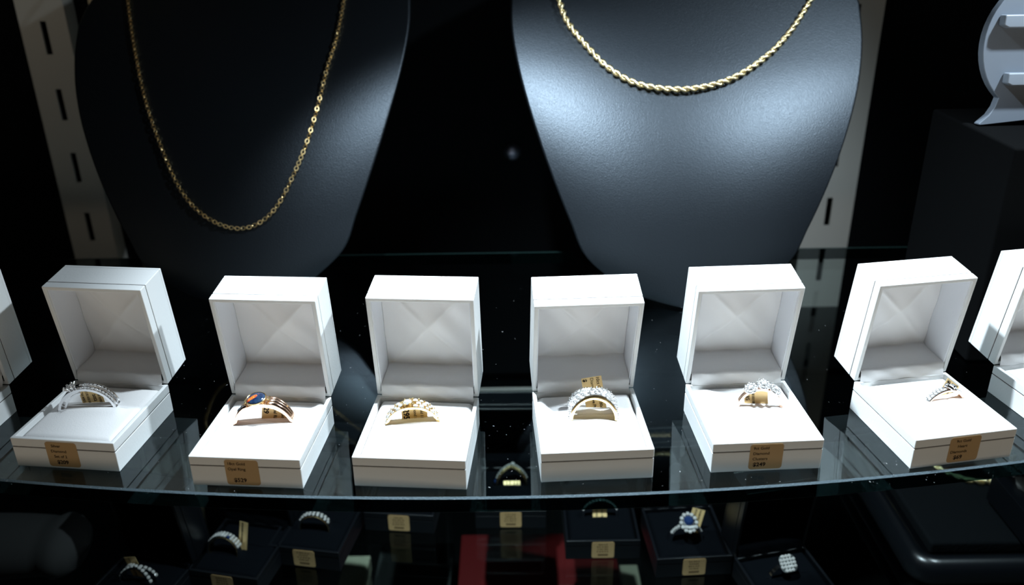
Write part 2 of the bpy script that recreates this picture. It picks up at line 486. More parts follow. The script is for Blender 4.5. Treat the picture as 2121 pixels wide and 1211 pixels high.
FRONT = Matrix.Rotation(R(90), 4, 'X')   # local XY onto the box front, reading upright
def ring_box(x, y, yaw, tilt, label, price=None, dark=False, faded=False, group='white ring boxes on the glass shelf', z=0, lid=True, shift=0, skew=0, tilt_text=0):
    t = thing('ring_box', label, 'ring box', (x, y, z), (0, 0, R(yaw)), group)
    if dark: M = box_meshes('b', 'black_board', 'slot_black', 'black_velvet', 'black_velvet', 'black_velvet')
    else: M = box_meshes('w', 'white_paper', 'seam_brown', 'white_velvet', 'white_satin', 'lining_paper')
    link('base', M['base'], t, bevel=0.35); link('seam_line', M['seam_line'], t)
    link('base_rim', M['base_rim'], t, bevel=0.35)
    link('cushion', cushion_mesh('black_velvet' if dark else 'white_velvet', dark), t)
    if lid:
        l = link('lid', M['lid'], t, (0, BD / 2, HB), (R(-tilt), 0, 0), bevel=0.35)
        link('lid_rim', M['lid_rim'], l, bevel=0.35); link('seam_line', M['lid_seam'], l)
        link('lid_lining', M['lid_lining'], l)
        link('satin_lining', M['satin_lining'], l)
    if price:
        cx, lines = price
        lab = MB().prism([(px + (py) * skew, py) for px, py in rrect(13.9, 12.2, 1.3)], 0, 0.14).obj('price_label', 'price_paper', t, (cx, -BD / 2, 7.1), (R(90), 0, 0))
        for (s, size, lx, ly, bold) in lines:
            text('lettering', s, size, lab, Matrix.Translation((lx, ly, 0.16)), 'print_faded' if faded else 'print_black', bold)
        if faded:
            mb = MB()
            for k, ly in enumerate((4.2, 2.4, 0.6, -1.2)):
                ww = random.uniform(2.6, 4.4)
                for q in range(5):
                    x0 = -ww + 2 * ww * q / 5
                    mb.box(x0, x0 + 2 * ww / 5 * random.uniform(.5, .85), ly - .45, ly + .45, .14, .17)
            mb.box(-3.2, 3.2, -4.6, -3.0, .14, .17)
            mb.obj('lettering', 'print_faded', lab)
    return t

GB = dict()
L = lambda *a: a
# poses recovered from the photograph's perspective (mm, degrees)
ring_box(-259.4, -8.4, -4.5, -4.5, 'white open ring box cut off by the left edge of the picture')
ring_box(-185.8, -8.9, -6.8, -7.2, 'open white ring box with a label reading Silver Diamond Set of 2, $209',
         (-0.9, [('Silver', 1.85, -4.3, 3.6, .015), ('Diamond', 1.85, -4.9, 1.0, .015), ('Set of 2', 1.85, -4.0, -1.6, .015), ('$209', 2.5, -3.3, -4.6, .03)]))
ring_box(-106.8, -23.1, -4.6, -7.6, 'open white ring box with a label reading 18ct Gold Opal Ring, $529',
         (-1.4, [('18ct Gold', 1.85, -5.9, 3.6, .015), ('Opal Ring', 1.85, -5.9, 1.0, .015), ('$529', 2.6, -4.0, -4.6, .03)]))
ring_box(-40.4, -25.3, -4.6, -6.8, 'open white ring box with no label, holding the yellow gold diamond band')
ring_box(32.6, -21.9, 2.6, -16.0, 'open white ring box with no label, under the right bust, holding the crossover ring')
ring_box(102.8, -17.1, 2.6, -9.9, 'open white ring box with a label reading 9ct Gold Diamond Clusters, $249',
         (-0.5, [('9ct Gold', 1.85, -5.6, 3.6, .015), ('Diamond', 1.85, -5.6, 1.0, .015), ('Clusters', 1.85, -5.6, -1.6, .015), ('$249', 2.6, -5.2, -4.6, .03)]))
ring_box(182.4, -14.1, 9.3, -7.7, 'open white ring box with a label reading 9ct Gold Heart Diamonds, $69',
         (0, [('9ct Gold', 1.85, -4.2, 3.6, .015), ('Heart', 1.85, -3.2, 1.0, .015), ('Diamonds', 1.85, -6.1, -1.6, .015), ('$69', 2.6, -4.2, -4.6, .03)]))
ring_box(253.3, -0.6, 10.3, -8.0, 'white open ring box cut off by the right edge of the picture')

# ------------------------------------------------------------------ rings
def gem_mesh(mat):
    mb = MB(); n = 8
    top = [(0.30 * cos(2 * pi * (j + .5) / n), 0.30 * sin(2 * pi * (j + .5) / n), 0.17) for j in range(n)]
    gi = [(0.5 * cos(2 * pi * j / n), 0.5 * sin(2 * pi * j / n), 0.0) for j in range(n)]
    vs = top + gi + [(0, 0, -0.35)]
    fs = [tuple(range(n))]
    for j in range(n):
        k = (j + 1) % n
        fs += [(n + j, n + k, j), (j, n + k, k), (n + j, 2 * n, n + k)]
    mb.add(vs, fs)
    return mb.mesh('diamond', mat)
GEM = gem_mesh('diamond'); SAPPH = gem_mesh('sapphire'); DARKG = gem_mesh('dark_stone')

def frame_at(ang, y, r):
    """matrix on the ring's outer surface: Z radial, Y along the finger axis"""
    a = R(ang); rad = Vector((cos(a), 0, sin(a)))
    yv = Vector((0, 1, 0)); xv = yv.cross(rad)
    M = Matrix((xv, yv, rad)).transposed().to_4x4()
    M.translation = rad * r + Vector((0, y, 0))
    return M

def gem(parent, M, size, me=None, name='diamond', twist=None):
    o = bpy.data.objects.new(name, me or GEM); COL.objects.link(o); o.parent = parent
    M = M.copy(); M.translation = M.translation * MM
    M = M @ Matrix.Rotation(random.uniform(0, 1) if twist is None else twist, 4, 'Z') @ Matrix.Rotation(random.uniform(-.12, .12), 4, 'X')
    o.matrix_local = M @ Matrix.Diagonal((size, size, size, 1))
    return o

def band(name, parent, mat, ri, ro, yc, hw, a0=0, a1=360, n=96, nv=9, edge=0.5):
    """ri constant; ro(a,v) outer radius; yc(a) centre; hw(a) half width; v in -1..1"""
    rows = []; closed = (a1 - a0) >= 360
    N = n if closed else n + 1
    for i in range(N):
        a = a0 + (a1 - a0) * i / n; c, s = cos(R(a)), sin(R(a))
        row = []
        for j in range(nv):
            v = -1 + 2 * j / (nv - 1)
            r = ro(a, v)
            row.append((r * c, yc(a) + hw(a) * v, r * s))
        row.append((ri * c, yc(a) + hw(a) * 0.93, ri * s)); row.append((ri * c, yc(a) - hw(a) * 0.93, ri * s))
        rows.append(row)
    mb = MB(); mb.grid(rows, closed_u=closed, closed_v=True, flip=True)
    if not closed:
        k = nv + 2; o = 0
        mb.f.append(tuple(range(k))); mb.m.append(0)
        mb.f.append(tuple((N - 1) * k + j for j in range(k))[::-1]); mb.m.append(0)
    return mb.obj(name, mat, parent, angle=50)

def beads(parent, pts, r, mat, name='prongs'):
    mb = MB()
    for p in pts: mb.ball(p, r, 5)
    return mb.obj(name, mat, parent, smooth=True)

def ring_tag(parent, w, h, loc, rot, lines, bend=0.0, bars=False):
    mb = MB(); nseg = 12
    ra, rb = [], []
    for i in range(nseg + 1):
        u = i / nseg; z = h * u; y = bend * 4 * u * (1 - u)
        ra.append((-w / 2, y, z)); rb.append((w / 2, y, z))
    mb.grid([ra, rb]); 
    mb.grid([[(x, y + .12, z) for x, y, z in ra], [(x, y + .12, z) for x, y, z in rb]], flip=True)
    mb.grid([rb, [(x, y + .12, z) for x, y, z in rb]]); mb.grid([[(x, y + .12, z) for x, y, z in ra], ra])
    mb.add([ra[-1], rb[-1], (rb[-1][0], rb[-1][1] + .12, rb[-1][2]), (ra[-1][0], ra[-1][1] + .12, ra[-1][2])], [(0, 1, 2, 3)])
    o = mb.obj('tag', 'tag_foil', parent, loc, rot, smooth=False)
    for (s, size, x, z, bold) in lines:   # printed sideways, reading downward
        M = Matrix.Translation((x, -0.05 + bend * 4 * max(0, (z / h) * (1 - z / h)) * 0.0, z)) @ Matrix.Rotation(R(90), 4, 'X') @ Matrix.Rotation(R(-90), 4, 'Z')
        text('lettering', s, size, o, M, 'print_black', bold)
    if bars:
        mb = MB()
        for k, x in enumerate(bars):
            z = 0.4
            while z < h - .4:
                b = random.choice([.12, .2, .3, .12]); mb.box(x - .55, x + .55, -.05, -.01, z, z + b); z += b + random.choice([.12, .2, .3])
        mb.obj('barcode', 'print_black', o)
    return o

def place(box_xy, yaw, lx, ly, lz):
    c, s = cos(R(yaw)), sin(R(yaw))
    return (box_xy[0] + c * lx - s * ly, box_xy[1] + s * lx + c * ly, lz)

# --- 1: silver two-band set with a cluster head
B1 = (-185.8, -8.9)
t = thing('ring', 'silver two-band diamond ring set with a raised cluster head and barcode tag', 'ring', place(B1, -6.8, -2.9, SLIT - .6, 12.0), (0, 0, R(4)), 'rings in the white boxes')
for k, yc in enumerate((-1.55, 1.5)):
    band('band', t, 'silver', 11.6, lambda a, v: 12.7 + (0.0 if abs(v) > .7 else (-.45 if 8 < a < 100 else 0.1 * (1 - v * v))), lambda a, yc=yc: yc, lambda a: 1.35, nv=11)
    for i in range(11):
        a = 22 + 7.4 * i
        gem(t, frame_at(a, yc, 12.65), 1.45 if k == 0 else 1.3, twist=pi / 8)
head = frame_at(114, -1.2, 14.6)
mb = MB()
for j in range(8):
    a = 2 * pi * j / 8
    p0 = frame_at(114, -1.2, 12.4) @ Vector((1.1 * cos(a), 1.1 * sin(a), 0)); p1 = head @ Vector((2.6 * cos(a), 2.6 * sin(a), 0.5))
    mb.tube([p0, (p0 + p1) / 2 + (p0 + p1).normalized() * -.2, p1], 0.33, 6); mb.ball(p1, .48, 5)
mb.obj('claw_head', 'silver', t, smooth=True)
gem(t, head @ Matrix.Translation((0, 0, .4)), 2.1)
for j in range(7):
    a = 2 * pi * j / 7
    gem(t, head @ Matrix.Translation((1.75 * cos(a), 1.75 * sin(a), 0.15)) @ Matrix.Rotation(.25, 4, (-sin(a), cos(a), 0)), 1.5)
band('gallery', t, 'silver', 9.6, lambda a, v: 10.4, lambda a: -1.2, lambda a: .7, 100, 176, 24, 3)
ring_tag(t, 9.6, 12.5, (1.6, 2.4, -3.2), Matrix.Rotation(R(-9), 3, 'Y') @ Matrix.Rotation(R(-6), 3, 'X'), [('2014001', 1.5, -4.2, 11.6, .02), ('2052', 1.7, 0.6, 9.6, .03)], bars=[-1.6, 3.3])

# --- 2: rose gold grooved signet with opal
B2 = (-106.8, -23.1)
t = thing('ring', 'rose gold grooved ring set with an oval dark blue opal flecked with orange', 'ring', place(B2, -4.6, -0.3, SLIT - .5, 11.2), (0, 0, R(3)), 'rings in the white boxes')
def ro2(a, v):
    r = 12.7 + .25 * (1 - v * v)
    k = max(0, min(1, (a - 5) / 20)) * max(0, min(1, (78 - a) / 10)) if a < 180 else 0
    k += (max(0, min(1, (a - 112) / 10)) * max(0, min(1, (178 - a) / 15)) if a < 180 else 0)
    return r + k * (0.75 * abs(sin(v * pi * 1.5)) - .15) + 1.2 * max(0, 1 - abs(a - 92) / 60)
band('band', t, 'rose_gold', 12.0, ro2, lambda a: 0, lambda a: 2.3 + 1.3 * max(0, 1 - abs(a - 90) / 110), n=120, nv=25)
hm = frame_at(98, -0.2, 14.4) @ Matrix.Rotation(R(14), 4, 'X') @ Matrix.Scale(.88, 4)
mb = MB(); rows = []
for r, z in ((3.1, -2.2), (3.6, -1.2), (4.9, 0.0), (5.15, 0.7), (4.9, 1.15), (4.55, 1.0), (4.5, 0.3)):
    rows.append([hm @ Vector((r * cos(2 * pi * j / 40), r * .82 * sin(2 * pi * j / 40), z)) for j in range(40)])
mb.grid(rows, closed_v=True); mb.obj('bezel', 'yellow_gold', t, smooth=True)
mb = MB(); rows = []
for i in range(9):
    r = 4.55 * sin(pi / 2 * (1 - i / 8)); z = .75 + 1.1 * sin(pi / 2 * i / 8)
    rows.append([(max(r, .01) * cos(2 * pi * j / 36), max(r, .01) * .82 * sin(2 * pi * j / 36), z) for j in range(36)])
mb.grid(rows, closed_v=True); op = mb.obj('opal', 'opal', t, smooth=True)
hm2 = hm.copy(); hm2.translation = hm.translation * MM; op.matrix_local = hm2   # keeps the 0.88 scale
for k, a in enumerate((128, 137)):
    gem(t, frame_at(a, -.5 + .6 * k, 13.8), 2.2, DARKG, 'dark_stone')
mb = MB()
for s in (1, -1):
    p = [hm @ Vector((s * x, y, z)) for x, y, z in ((5.2, -1.6, .2), (5.8, -1, -.6), (5.6, .4, -.9), (6.1, 1.6, -.9))]
    mb.tube(p, .42, 7)
mb.obj('claw', 'yellow_gold', t, smooth=True)
ring_tag(t, 11, 12.2, (2.9, 2.2, -2.2), Matrix.Rotation(R(9), 3, 'Y'), [('529', 3.0, -4.6, 11.9, .04), ('Opal Ring', 2.0, -0.4, 11.6, .02), ('18ct Gold', 2.0, 2.9, 12.4, .02)])

# --- 3: yellow gold pave band
B3 = (-40.4, -25.3)
t = thing('ring', 'wide yellow gold band with scattered pave diamonds and a $295 tag', 'ring', place(B3, -4.6, -3.3, SLIT + .3, 11.2), (0, 0, R(6)), 'rings in the white boxes')
def hw3(a): return 1.7 + 2.0 * max(0, 1 - abs(a - 88) / 100)
band('band', t, 'yellow_gold', 10.8, lambda a, v: 11.9 + (.0 if abs(v) > .8 or a > 172 or a < 8 else -.3), lambda a: 0, hw3, n=110, nv=13)
bd = []
for row, yy in enumerate((-.62, 0.02, .64)):
    for i in range(12):
        a = 18 + 12.6 * i + (6.3 if row == 1 else 0)
        if abs(a - 97) < 15: continue
        if a > 168: continue
        s = 2.35 if (i + row) % 3 else 1.8
        gem(t, frame_at(a, yy * hw3(a), 12.0), s)
        for q in (-1, 1):
            bd.append(frame_at(a + 6 * q, (yy + .3 * q) * hw3(a), 12.0).translation)
gem(t, frame_at(97, -.1, 12.7), 4.0)
for q in range(6):
    bd.append((frame_at(97, -.1, 12.6) @ Vector((2.1 * cos(q * pi / 3), 2.1 * sin(q * pi / 3), .3))))
beads(t, bd, .42, 'yellow_gold')
ring_tag(t, 11, 12, (1.2, 2.0, -3.0), Matrix.Rotation(R(-1), 3, 'Y'), [('$295', 3.4, -4.6, 12.7, .04), ('Diamond x 27', 1.9, -.3, 14.0, .015), ('9ct Gold 11.5', 1.8, 2.5, 14.4, .015)])

# --- 4: crossover pave ring
B4 = (32.6, -21.9)
t = thing('ring', 'broad crossover ring packed with pave diamonds, tag sticking up behind', 'ring', place(B4, 2.6, 1.7, SLIT + .8, 15.2), (0, 0, R(-1)), 'rings in the white boxes')
band('band', t, 'yellow_gold', 8.9, lambda a, v: 9.9, lambda a: -3.6 + 1.5 * max(0, sin(R(a))) ** 3, lambda a: 3.0 - .9 * max(0, -sin(R(a))), n=100, nv=5)
bd = []
for k, sgn in enumerate((1, -1)):
    lift = .55 - .2 * k
    yc = lambda a, sgn=sgn: sgn * 3.0 * cos(R(a)) + (-.3 if sgn > 0 else .5)
    band('pave_strand', t, 'silver', 9.4, lambda a, v, lift=lift: 9.9 + lift + .2 * (1 - v * v), yc, lambda a: 2.7, -25, 205, 80, 7)
    for i in range(16):
        a = -6 + 12.8 * i
        for q in (-1, 0, 1):
            if q == 0 and k: continue
            gem(t, frame_at(a + 4.2 * q, yc(a) - .4 + q * 1.55, 10.02 + lift), 1.75 if k == 0 else 2.0)
            bd.append(frame_at(a + 4.2 * q + 6.2, yc(a) + q * 1.45 + .72, 9.95 + lift + .22).translation)
            bd.append(frame_at(a + 4.2 * q + 6.2, yc(a) + q * 1.45 - .72, 9.95 + lift + .22).translation)
beads(t, bd, .36, 'silver')
band('polished_rail', t, 'silver', 9.4, lambda a, v: 10.5, lambda a: -4.4 + 1.3 * sin(R(a)) ** 2 + .9 * cos(R(a)), lambda a: .5, 0, 180, 60, 5)
ring_tag(t, 8.8, 20.5, (3.0, 3.6, -7.2), Matrix.Rotation(R(-10), 3, 'Y') @ Matrix.Rotation(R(-12), 3, 'X'), [('$', 2.4, -3.7, 20.0, .03), ('10ct Gold', 2.0, 2.0, 20.4, .01), ('Diamond', 2.0, -.6, 20.2, .0), ('Pave Princess', 1.9, -1.2, 12.0, .02), ('1.00ct', 1.9, 1.7, 10.0, .02)])

# --- 5: three halo clusters on rose gold
B5 = (102.8, -17.1)
t = thing('ring', 'slim rose gold ring with three round diamond halo clusters', 'ring', place(B5, 2.6, 4.3, SLIT - .2, 13.6), (0, 0, R(-3)), 'rings in the white boxes')
band('band', t, 'rose_gold', 8.8, lambda a, v: 9.8 + .15 * (1 - v * v), lambda a: 0, lambda a: .95 + .35 * abs(cos(R(a))) * (1 if sin(R(a)) > -.2 else 0), n=90, nv=7)
for k, (a, r, yy) in enumerate(((114, 10.8, -.3), (85, 11.6, .1), (56, 10.9, .2))):
    cm = frame_at(a, yy, r) @ Matrix.Rotation(R(12), 4, 'X')
    mb = MB(); rows = []
    for rr, z in ((.8, -1.8), (1.8, -1.2), (2.9, -.6), (3.05, .1), (2.6, .25), (.01, .1)):
        rows.append([cm @ Vector((rr * cos(2 * pi * j / 20), rr * sin(2 * pi * j / 20), z)) for j in range(20)])
    mb.grid(rows, closed_v=True)
    for j in range(10):
        q = 2 * pi * (j + .5) / 10
        mb.ball(cm @ Vector((2.95 * cos(q), 2.95 * sin(q), .4)), .32, 5)
    for j in range(4):
        q = 2 * pi * (j + .5) / 4
        mb.ball(cm @ Vector((1.2 * cos(q), 1.2 * sin(q), .9)), .36, 5)
    cl = mb.obj('cluster_setting', 'silver', t, smooth=True)
    gem(t, cm @ Matrix.Translation((0, 0, .75)), 2.5)
    for j in range(10):
        q = 2 * pi * j / 10
        gem(t, cm @ Matrix.Translation((2.15 * cos(q), 2.15 * sin(q), .45)), 1.25)
ring_tag(t, 10.2, 10.6, (-.2, 2.2, -2.8), Matrix.Rotation(R(-8), 3, 'Y'), [('1585', 2.3, -4.4, 10.2, .02)], bars=[-1.2])

# --- 6: heart ring
B6 = (182.4, -14.1)
t = thing('ring', 'gold ring with a small silver heart between diamond shoulders', 'ring', place(B6, 9.3, 7.4, SLIT - .4, 8.0), (0, 0, R(16)), 'rings in the white boxes')
band('band', t, 'rose_gold', 10.5, lambda a, v: 11.4 + .1 * (1 - v * v), lambda a: 0, lambda a: 1.2 + .5 * max(0, sin(R(a))), n=90, nv=7)
band('shoulder', t, 'silver', 11.2, lambda a, v: 11.75, lambda a: -.05, lambda a: 1.35, 93, 150, 30, 5)
band('shoulder', t, 'silver', 11.2, lambda a, v: 11.75, lambda a: -.05, lambda a: 1.35, 32, 66, 24, 5)
bd = []
for i in range(6):
    for q in (-1, 1):
        gem(t, frame_at(98 + 8 * i + 3 * q, .65 * q, 11.85), 1.5); bd.append(frame_at(102 + 8 * i, 1.2 * q, 12.0).translation)
for i in range(4):
    for q in (-1, 1):
        gem(t, frame_at(36 + 8 * i + 2 * q, .65 * q, 11.85), 1.5); bd.append(frame_at(40 + 8 * i, 1.2 * q, 12.0).translation)
beads(t, bd, .26, 'silver')
hm = frame_at(79, -.4, 12.2) @ Matrix.Rotation(R(14), 4, 'X') @ Matrix.Rotation(R(-14), 4, 'Z')
mb = MB(); rows = []
for sc_, z in ((1.0, -.8), (1.04, -.1), (.98, .4), (.8, .8), (.5, 1.1), (.02, 1.2)):
    row = []
    for j in range(40):
        q = 2 * pi * j / 40
        hx = 16 * sin(q) ** 3; hy = 13 * cos(q) - 5 * cos(2 * q) - 2 * cos(3 * q) - cos(4 * q)
        row.append(hm @ Vector((hx * .162 * sc_, (hy + 2) * .146 * sc_, z)))
    rows.append(row)
mb.grid(rows, closed_v=True, flip=True); mb.obj('heart', 'silver', t, smooth=True)
ring_tag(t, 9.5, 16, (-1.4, 1.2, -1.6), Matrix.Rotation(R(38), 3, 'Y') @ Matrix.Rotation(R(-12), 3, 'X'), [('$69', 2.6, -3.6, 15.4, .03), ('Diamonds', 1.9, -.3, 15.4, .02), ('9ct Gold 11', 1.9, 2.4, 15.8, .02)])

# ------------------------------------------------------------------ leather neck busts
PROF = [(0, 24), (9, 38), (25, 58.0), (45, 67.8), (65, 76.5), (85, 84.3), (105, 91.1), (125, 96.9), (145, 101.3), (165, 104.1), (185, 104.6), (188, 104.5), (206, 98.5), (222, 84.5), (234, 66.5), (244, 49.5), (256, 40), (268, 37)]
def lerp_prof(t):
    # smooth (Catmull-Rom) through the measured half widths
    for i in range(len(PROF) - 1):
        if PROF[i][0] <= t <= PROF[i + 1][0]:
            p0 = PROF[max(i - 1, 0)]; p1 = PROF[i]; p2 = PROF[i + 1]; p3 = PROF[min(i + 2, len(PROF) - 1)]
            u = (t - p1[0]) / (p2[0] - p1[0]); d = p2[0] - p1[0]
            m1 = (p2[1] - p0[1]) / max(1, p2[0] - p0[0]) * d; m2 = (p3[1] - p1[1]) / max(1, p3[0] - p1[0]) * d
            return (2 * u**3 - 3 * u**2 + 1) * p1[1] + (u**3 - 2 * u**2 + u) * m1 + (-2 * u**3 + 3 * u**2) * p2[1] + (u**3 - u**2) * m2
    return PROF[-1][1] if t > 0 else PROF[0][1]
SPINE = [(0.0, 0.0)]        # the panel's leaning spine: arc length -> (back, up), leaning more towards the top
for _i in range(640):
    _a = R(min(11 + .21 * _i * .5, 42)); SPINE.append((SPINE[-1][0] + .5 * sin(_a), SPINE[-1][1] + .5 * cos(_a)))
def spine(t):
    q = max(0, min(638.999, t / .5)); i = int(q); f = q - i
    if t < 0: return (t * sin(R(11)), t * cos(R(11)))
    return tuple(SPINE[i][k] + (SPINE[i + 1][k] - SPINE[i][k]) * f for k in (0, 1))
class Bust:
    def __init__(s, cx, cy, cz, lean, yaw, roll, k):
        s.M = Matrix.Rotation(R(yaw), 4, 'Z') @ Matrix.Rotation(R(-lean), 4, 'X') @ Matrix.Rotation(R(roll), 4, 'Y')
        s.o = Vector((cx, cy, cz)); s.k = k
    def bc(s, t): return 11 * exp(-((t - 70) / 110) ** 2)
    def bulge(s, x, t):
        h = lerp_prof(t) * s.k
        b = s.bc(t) * (1 - min(1, abs(x) / h) ** 2)
        return b
    def local(s, x, t, off=0):
        yy, zz = spine(t)
        return Vector((x, yy - s.bulge(x, t) - off, zz))
    def world(s, x, t, off=0):
        e = .5
        p = s.local(x, t)
        dx = s.local(x + e, t) - s.local(x - e, t); dt = s.local(x, t + e) - s.local(x, t - e)
        n = dx.cross(dt).normalized()
        if n.y > 0: n = -n
        return s.M @ (p + n * off) + s.o, (s.M.to_3x3() @ n).normalized()
    def build(s, label):
        t = thing('necklace_bust', label, 'display bust', s.o, s.M.to_3x3(), 'black leather busts')
        mb = MB(); N = 64; ts = [272 * i / 90 for i in range(91)]
        ts = [0.0, .6, 1.6, 3] + [x for x in ts if x > 4]
        rows = []
        for tt in ts:
            h = lerp_prof(tt) * s.k
            if tt < 10: h -= 10 * (1 - sqrt(max(0, 1 - (1 - tt / 10) ** 2))) * 1.0
            row = []
            for j in range(N + 1):
                u = -1 + 2 * j / N; u = sin(u * pi / 2)
                x = h * u; row.append((x, -s.bc(tt) * (1 - u * u), tt))
            T = 4.5 if tt > 4 else 3.0
            for a in (0.25, 0.5, .75):   # rolled rim
                row.append((h + 1.4 * sin(pi * a), T * (1 - cos(pi * a)) / 2, tt))
            for j in range(13):
                u = 1 - 2 * j / 12; row.append((h * .995 * u, T - .64 * s.bc(tt) * (1 - u * u), tt))
            for a in (0.25, 0.5, .75):
                row.append((-h - 1.4 * sin(pi * a), T * (1 + cos(pi * a)) / 2, tt))
            yy, zz = spine(tt)
            rows.append([(a_, b_ + yy, zz) for a_, b_, _ in row])
        mb.grid(rows, closed_v=True, flip=True)
        k = len(rows[0]); mb.f.append(tuple(range(k))[::-1]); mb.m.append(0); mb.f.append(tuple((len(rows) - 1) * k + j for j in range(k))); mb.m.append(0)
        mb.obj('bust_panel', 'black_leather', t, smooth=True)
        # easel strut behind
        w = MB(); Mi = s.M.inverted().to_3x3()
        foot = Mi @ Vector((0, 78, -s.o.z + (.9 if s.o.x > 0 else 1.9))); sy, sz = spine(150); topp = Vector((0, sy + 2, sz))
        d = [(x, topp.y + (foot.y - topp.y) * q + dy, topp.z + (foot.z - topp.z) * q) for q in (0, 1) for dy in (0, 2.5) for x in (-16, 16)]
        w.add(d, [(0, 1, 5, 4), (2, 6, 7, 3), (0, 4, 6, 2), (1, 3, 7, 5), (0, 2, 3, 1), (4, 5, 7, 6)])
        w.obj('easel_strut', 'black_board', t)
        return t
bustR = Bust(101.5, 120, 1.4, 0, 0, 2.2, 1.0)
bustL = Bust(-155.6, 126.1, 3.4, 3.5, -1.7, -4.7, 1.0)
bustR.build('black leatherette neck bust carrying the thick gold rope chain')
bustL.build('black leatherette neck bust carrying the thin gold link chain')

def catmull(pts, step):
    P = [Vector(p) for p in pts]; out = []
    for i in range(len(P) - 1):
        p0 = P[max(i - 1, 0)]; p1 = P[i]; p2 = P[i + 1]; p3 = P[min(i + 2, len(P) - 1)]
        for k in range(30):
            u = k / 30
            out.append(.5 * ((2 * p1) + (p2 - p0) * u + (2 * p0 - 5 * p1 + 4 * p2 - p3) * u * u + (3 * p1 - p0 - 3 * p2 + p3) * u**3))
    out.append(P[-1])
    return resample(out, step)
def resample(out, step):
    res = [out[0]]; acc = 0; last = out[0]
    for p in out[1:]:
        d = (p - last).length
        while acc + d >= step:
            q = (step - acc) / d; last = last.lerp(p, q); res.append(last.copy()); d = (p - last).length; acc = 0
        acc += d; last = p
    return res

# rope chain
def rope(path3, nrm, period, rad, wire, name, mat, label, cat, group=None):
    mb = MB(); N = len(path3)
    for strand in range(2):
        for wq in range(3):
            pts = []
            for i, p in enumerate(path3):
                tg = (path3[min(i + 1, N - 1)] - path3[max(i - 1, 0)]).normalized()
                n = nrm[i]; b = tg.cross(n).normalized(); n = b.cross(tg)
                s = i * STEP
                a = 2 * pi * s / period + pi * strand
                c = p + (n * cos(a) + b * sin(a)) * rad
                # wires of one strand lie side by side around it and twist with it
                a2 = 2 * pi * s / period * 2.5 + 2 * pi * wq / 3
                pts.append(c + (n * cos(a2) + b * sin(a2)) * wire * .9)
            mb.tube(pts, wire, 6)
    return tag(mb.obj(name, mat, smooth=True), label, cat, group)
STEP = 0.55
rpath = [(-86.2, 225.9), (-83.2, 211.9), (-80.1, 197.9), (-77.1, 183.9), (-72.0, 167.4), (-60.9, 151.4), (-48.5, 137.7), (-32.1, 128.3), (-10.1, 125.5), (9.6, 128.4), (26.9, 135.4), (45.3, 148.8), (59.9, 164.7), (70.3, 180.0), (75.6, 188.6), (81.6, 202.6), (87.7, 216.6), (93.7, 230.6)]
c2 = catmull([(x, t, 0) for x, t in rpath], 1.0)
w3 = [bustR.world(p.x, p.y, 2.6) for p in c2]
pp = resample([a for a, b in w3], STEP)
nn = []
for p in pp:
    q = min(range(0, len(w3)), key=lambda i: (w3[i][0] - p).length_squared); nn.append(w3[q][1])
rope(pp, nn, 10.4, 1.15, .52, 'rope_chain_necklace', 'rope_gold', 'thick twisted gold rope chain draped on the right bust', 'necklace', 'gold necklaces on the busts')

# link chain
lpath = [(-81.1, 247.9), (-78.9, 233.9), (-76.6, 219.9), (-74.4, 205.9), (-69.2, 183.0), (-60.0, 149.9), (-50.0, 119.4), (-38.9, 91.4), (-30.3, 72.1), (-20.7, 58.8), (-8.3, 49.5), (4.1, 45.7), (15.5, 47.9), (25.9, 56.1), (35.1, 70.6), (44.1, 89.6), (51.4, 112.6), (56.8, 137.3), (61.9, 159.0), (65.8, 189.1), (67.1, 203.1), (68.3, 217.1), (69.6, 231.1)]
c2 = catmull([(x, t, 0) for x, t in lpath], 1.0)
w3 = [bustL.world(p.x, p.y, 1.5) for p in c2]
pp = resample([a for a, b in w3], 1.72)
mb = MB()
for i in range(1, len(pp) - 1):
    p = pp[i]; tg = (pp[i + 1] - pp[i - 1]).normalized()
    q = min(range(0, len(w3)), key=lambda k: (w3[k][0] - p).length_squared); n = w3[q][1]
    b = tg.cross(n).normalized(); n = b.cross(tg)
    wob = .35 * sin(i * 1.7) + random.uniform(-.15, .15)
    if i % 2 == 0:
        bb = (b * cos(wob) + n * sin(wob)); L_, W_, th = 1.42, 1.0, .36
    else:
        bb = (n * cos(wob) - b * sin(wob)); L_, W_, th = .95, .62, .26
    up = tg.cross(bb).normalized()
    pts = [p + tg * (L_ * cos(2 * pi * j / 16)) + bb * (W_ * sin(2 * pi * j / 16)) for j in range(16)]
    mb.tube(pts, th, 4 if i % 2 == 0 else 6, closed=True, up=(up + bb * .0).normalized(), flat=.7)
tag(mb.obj('link_chain_necklace', 'chain_gold', smooth=False), 'thin gold oval-link chain draped on the left bust', 'necklace', 'gold necklaces on the busts')

# ------------------------------------------------------------------ right side: plinth and grey earring stand
t = thing('display_plinth', 'tall black leatherette plinth behind the rightmost box, carrying the grey stand', 'plinth', (290, 84, 0))
MB().box(-60, 60, -36, 47, 0, 110.6).obj('plinth_body', 'black_felt', t, bevel=1.5, seg=3)
t = thing('earring_stand', 'pale grey acrylic earring stand with round head, flared foot and two ledges', 'earring stand', (265, 92, 110.8), Matrix.Rotation(R(-6), 3, 'X'))
out = []
for i in range(0, 41):
    a = R(-48 + 276 * i / 40); out.append((34.5 * cos(a), 39 + 34.5 * sin(a)))
poly = out + [(-24.2, 9.0), (-26.5, 5), (-31, .8), (-30.5, 0), (-28, .2), (0, 3.0), (28, .2), (30.5, 0), (31, .8), (26.5, 5), (24.2, 9.0)]
MB().prism(poly, -2.5, 2.5).obj('panel', 'grey_acrylic', t, rot=(R(90), 0, 0), bevel=.9, seg=3)
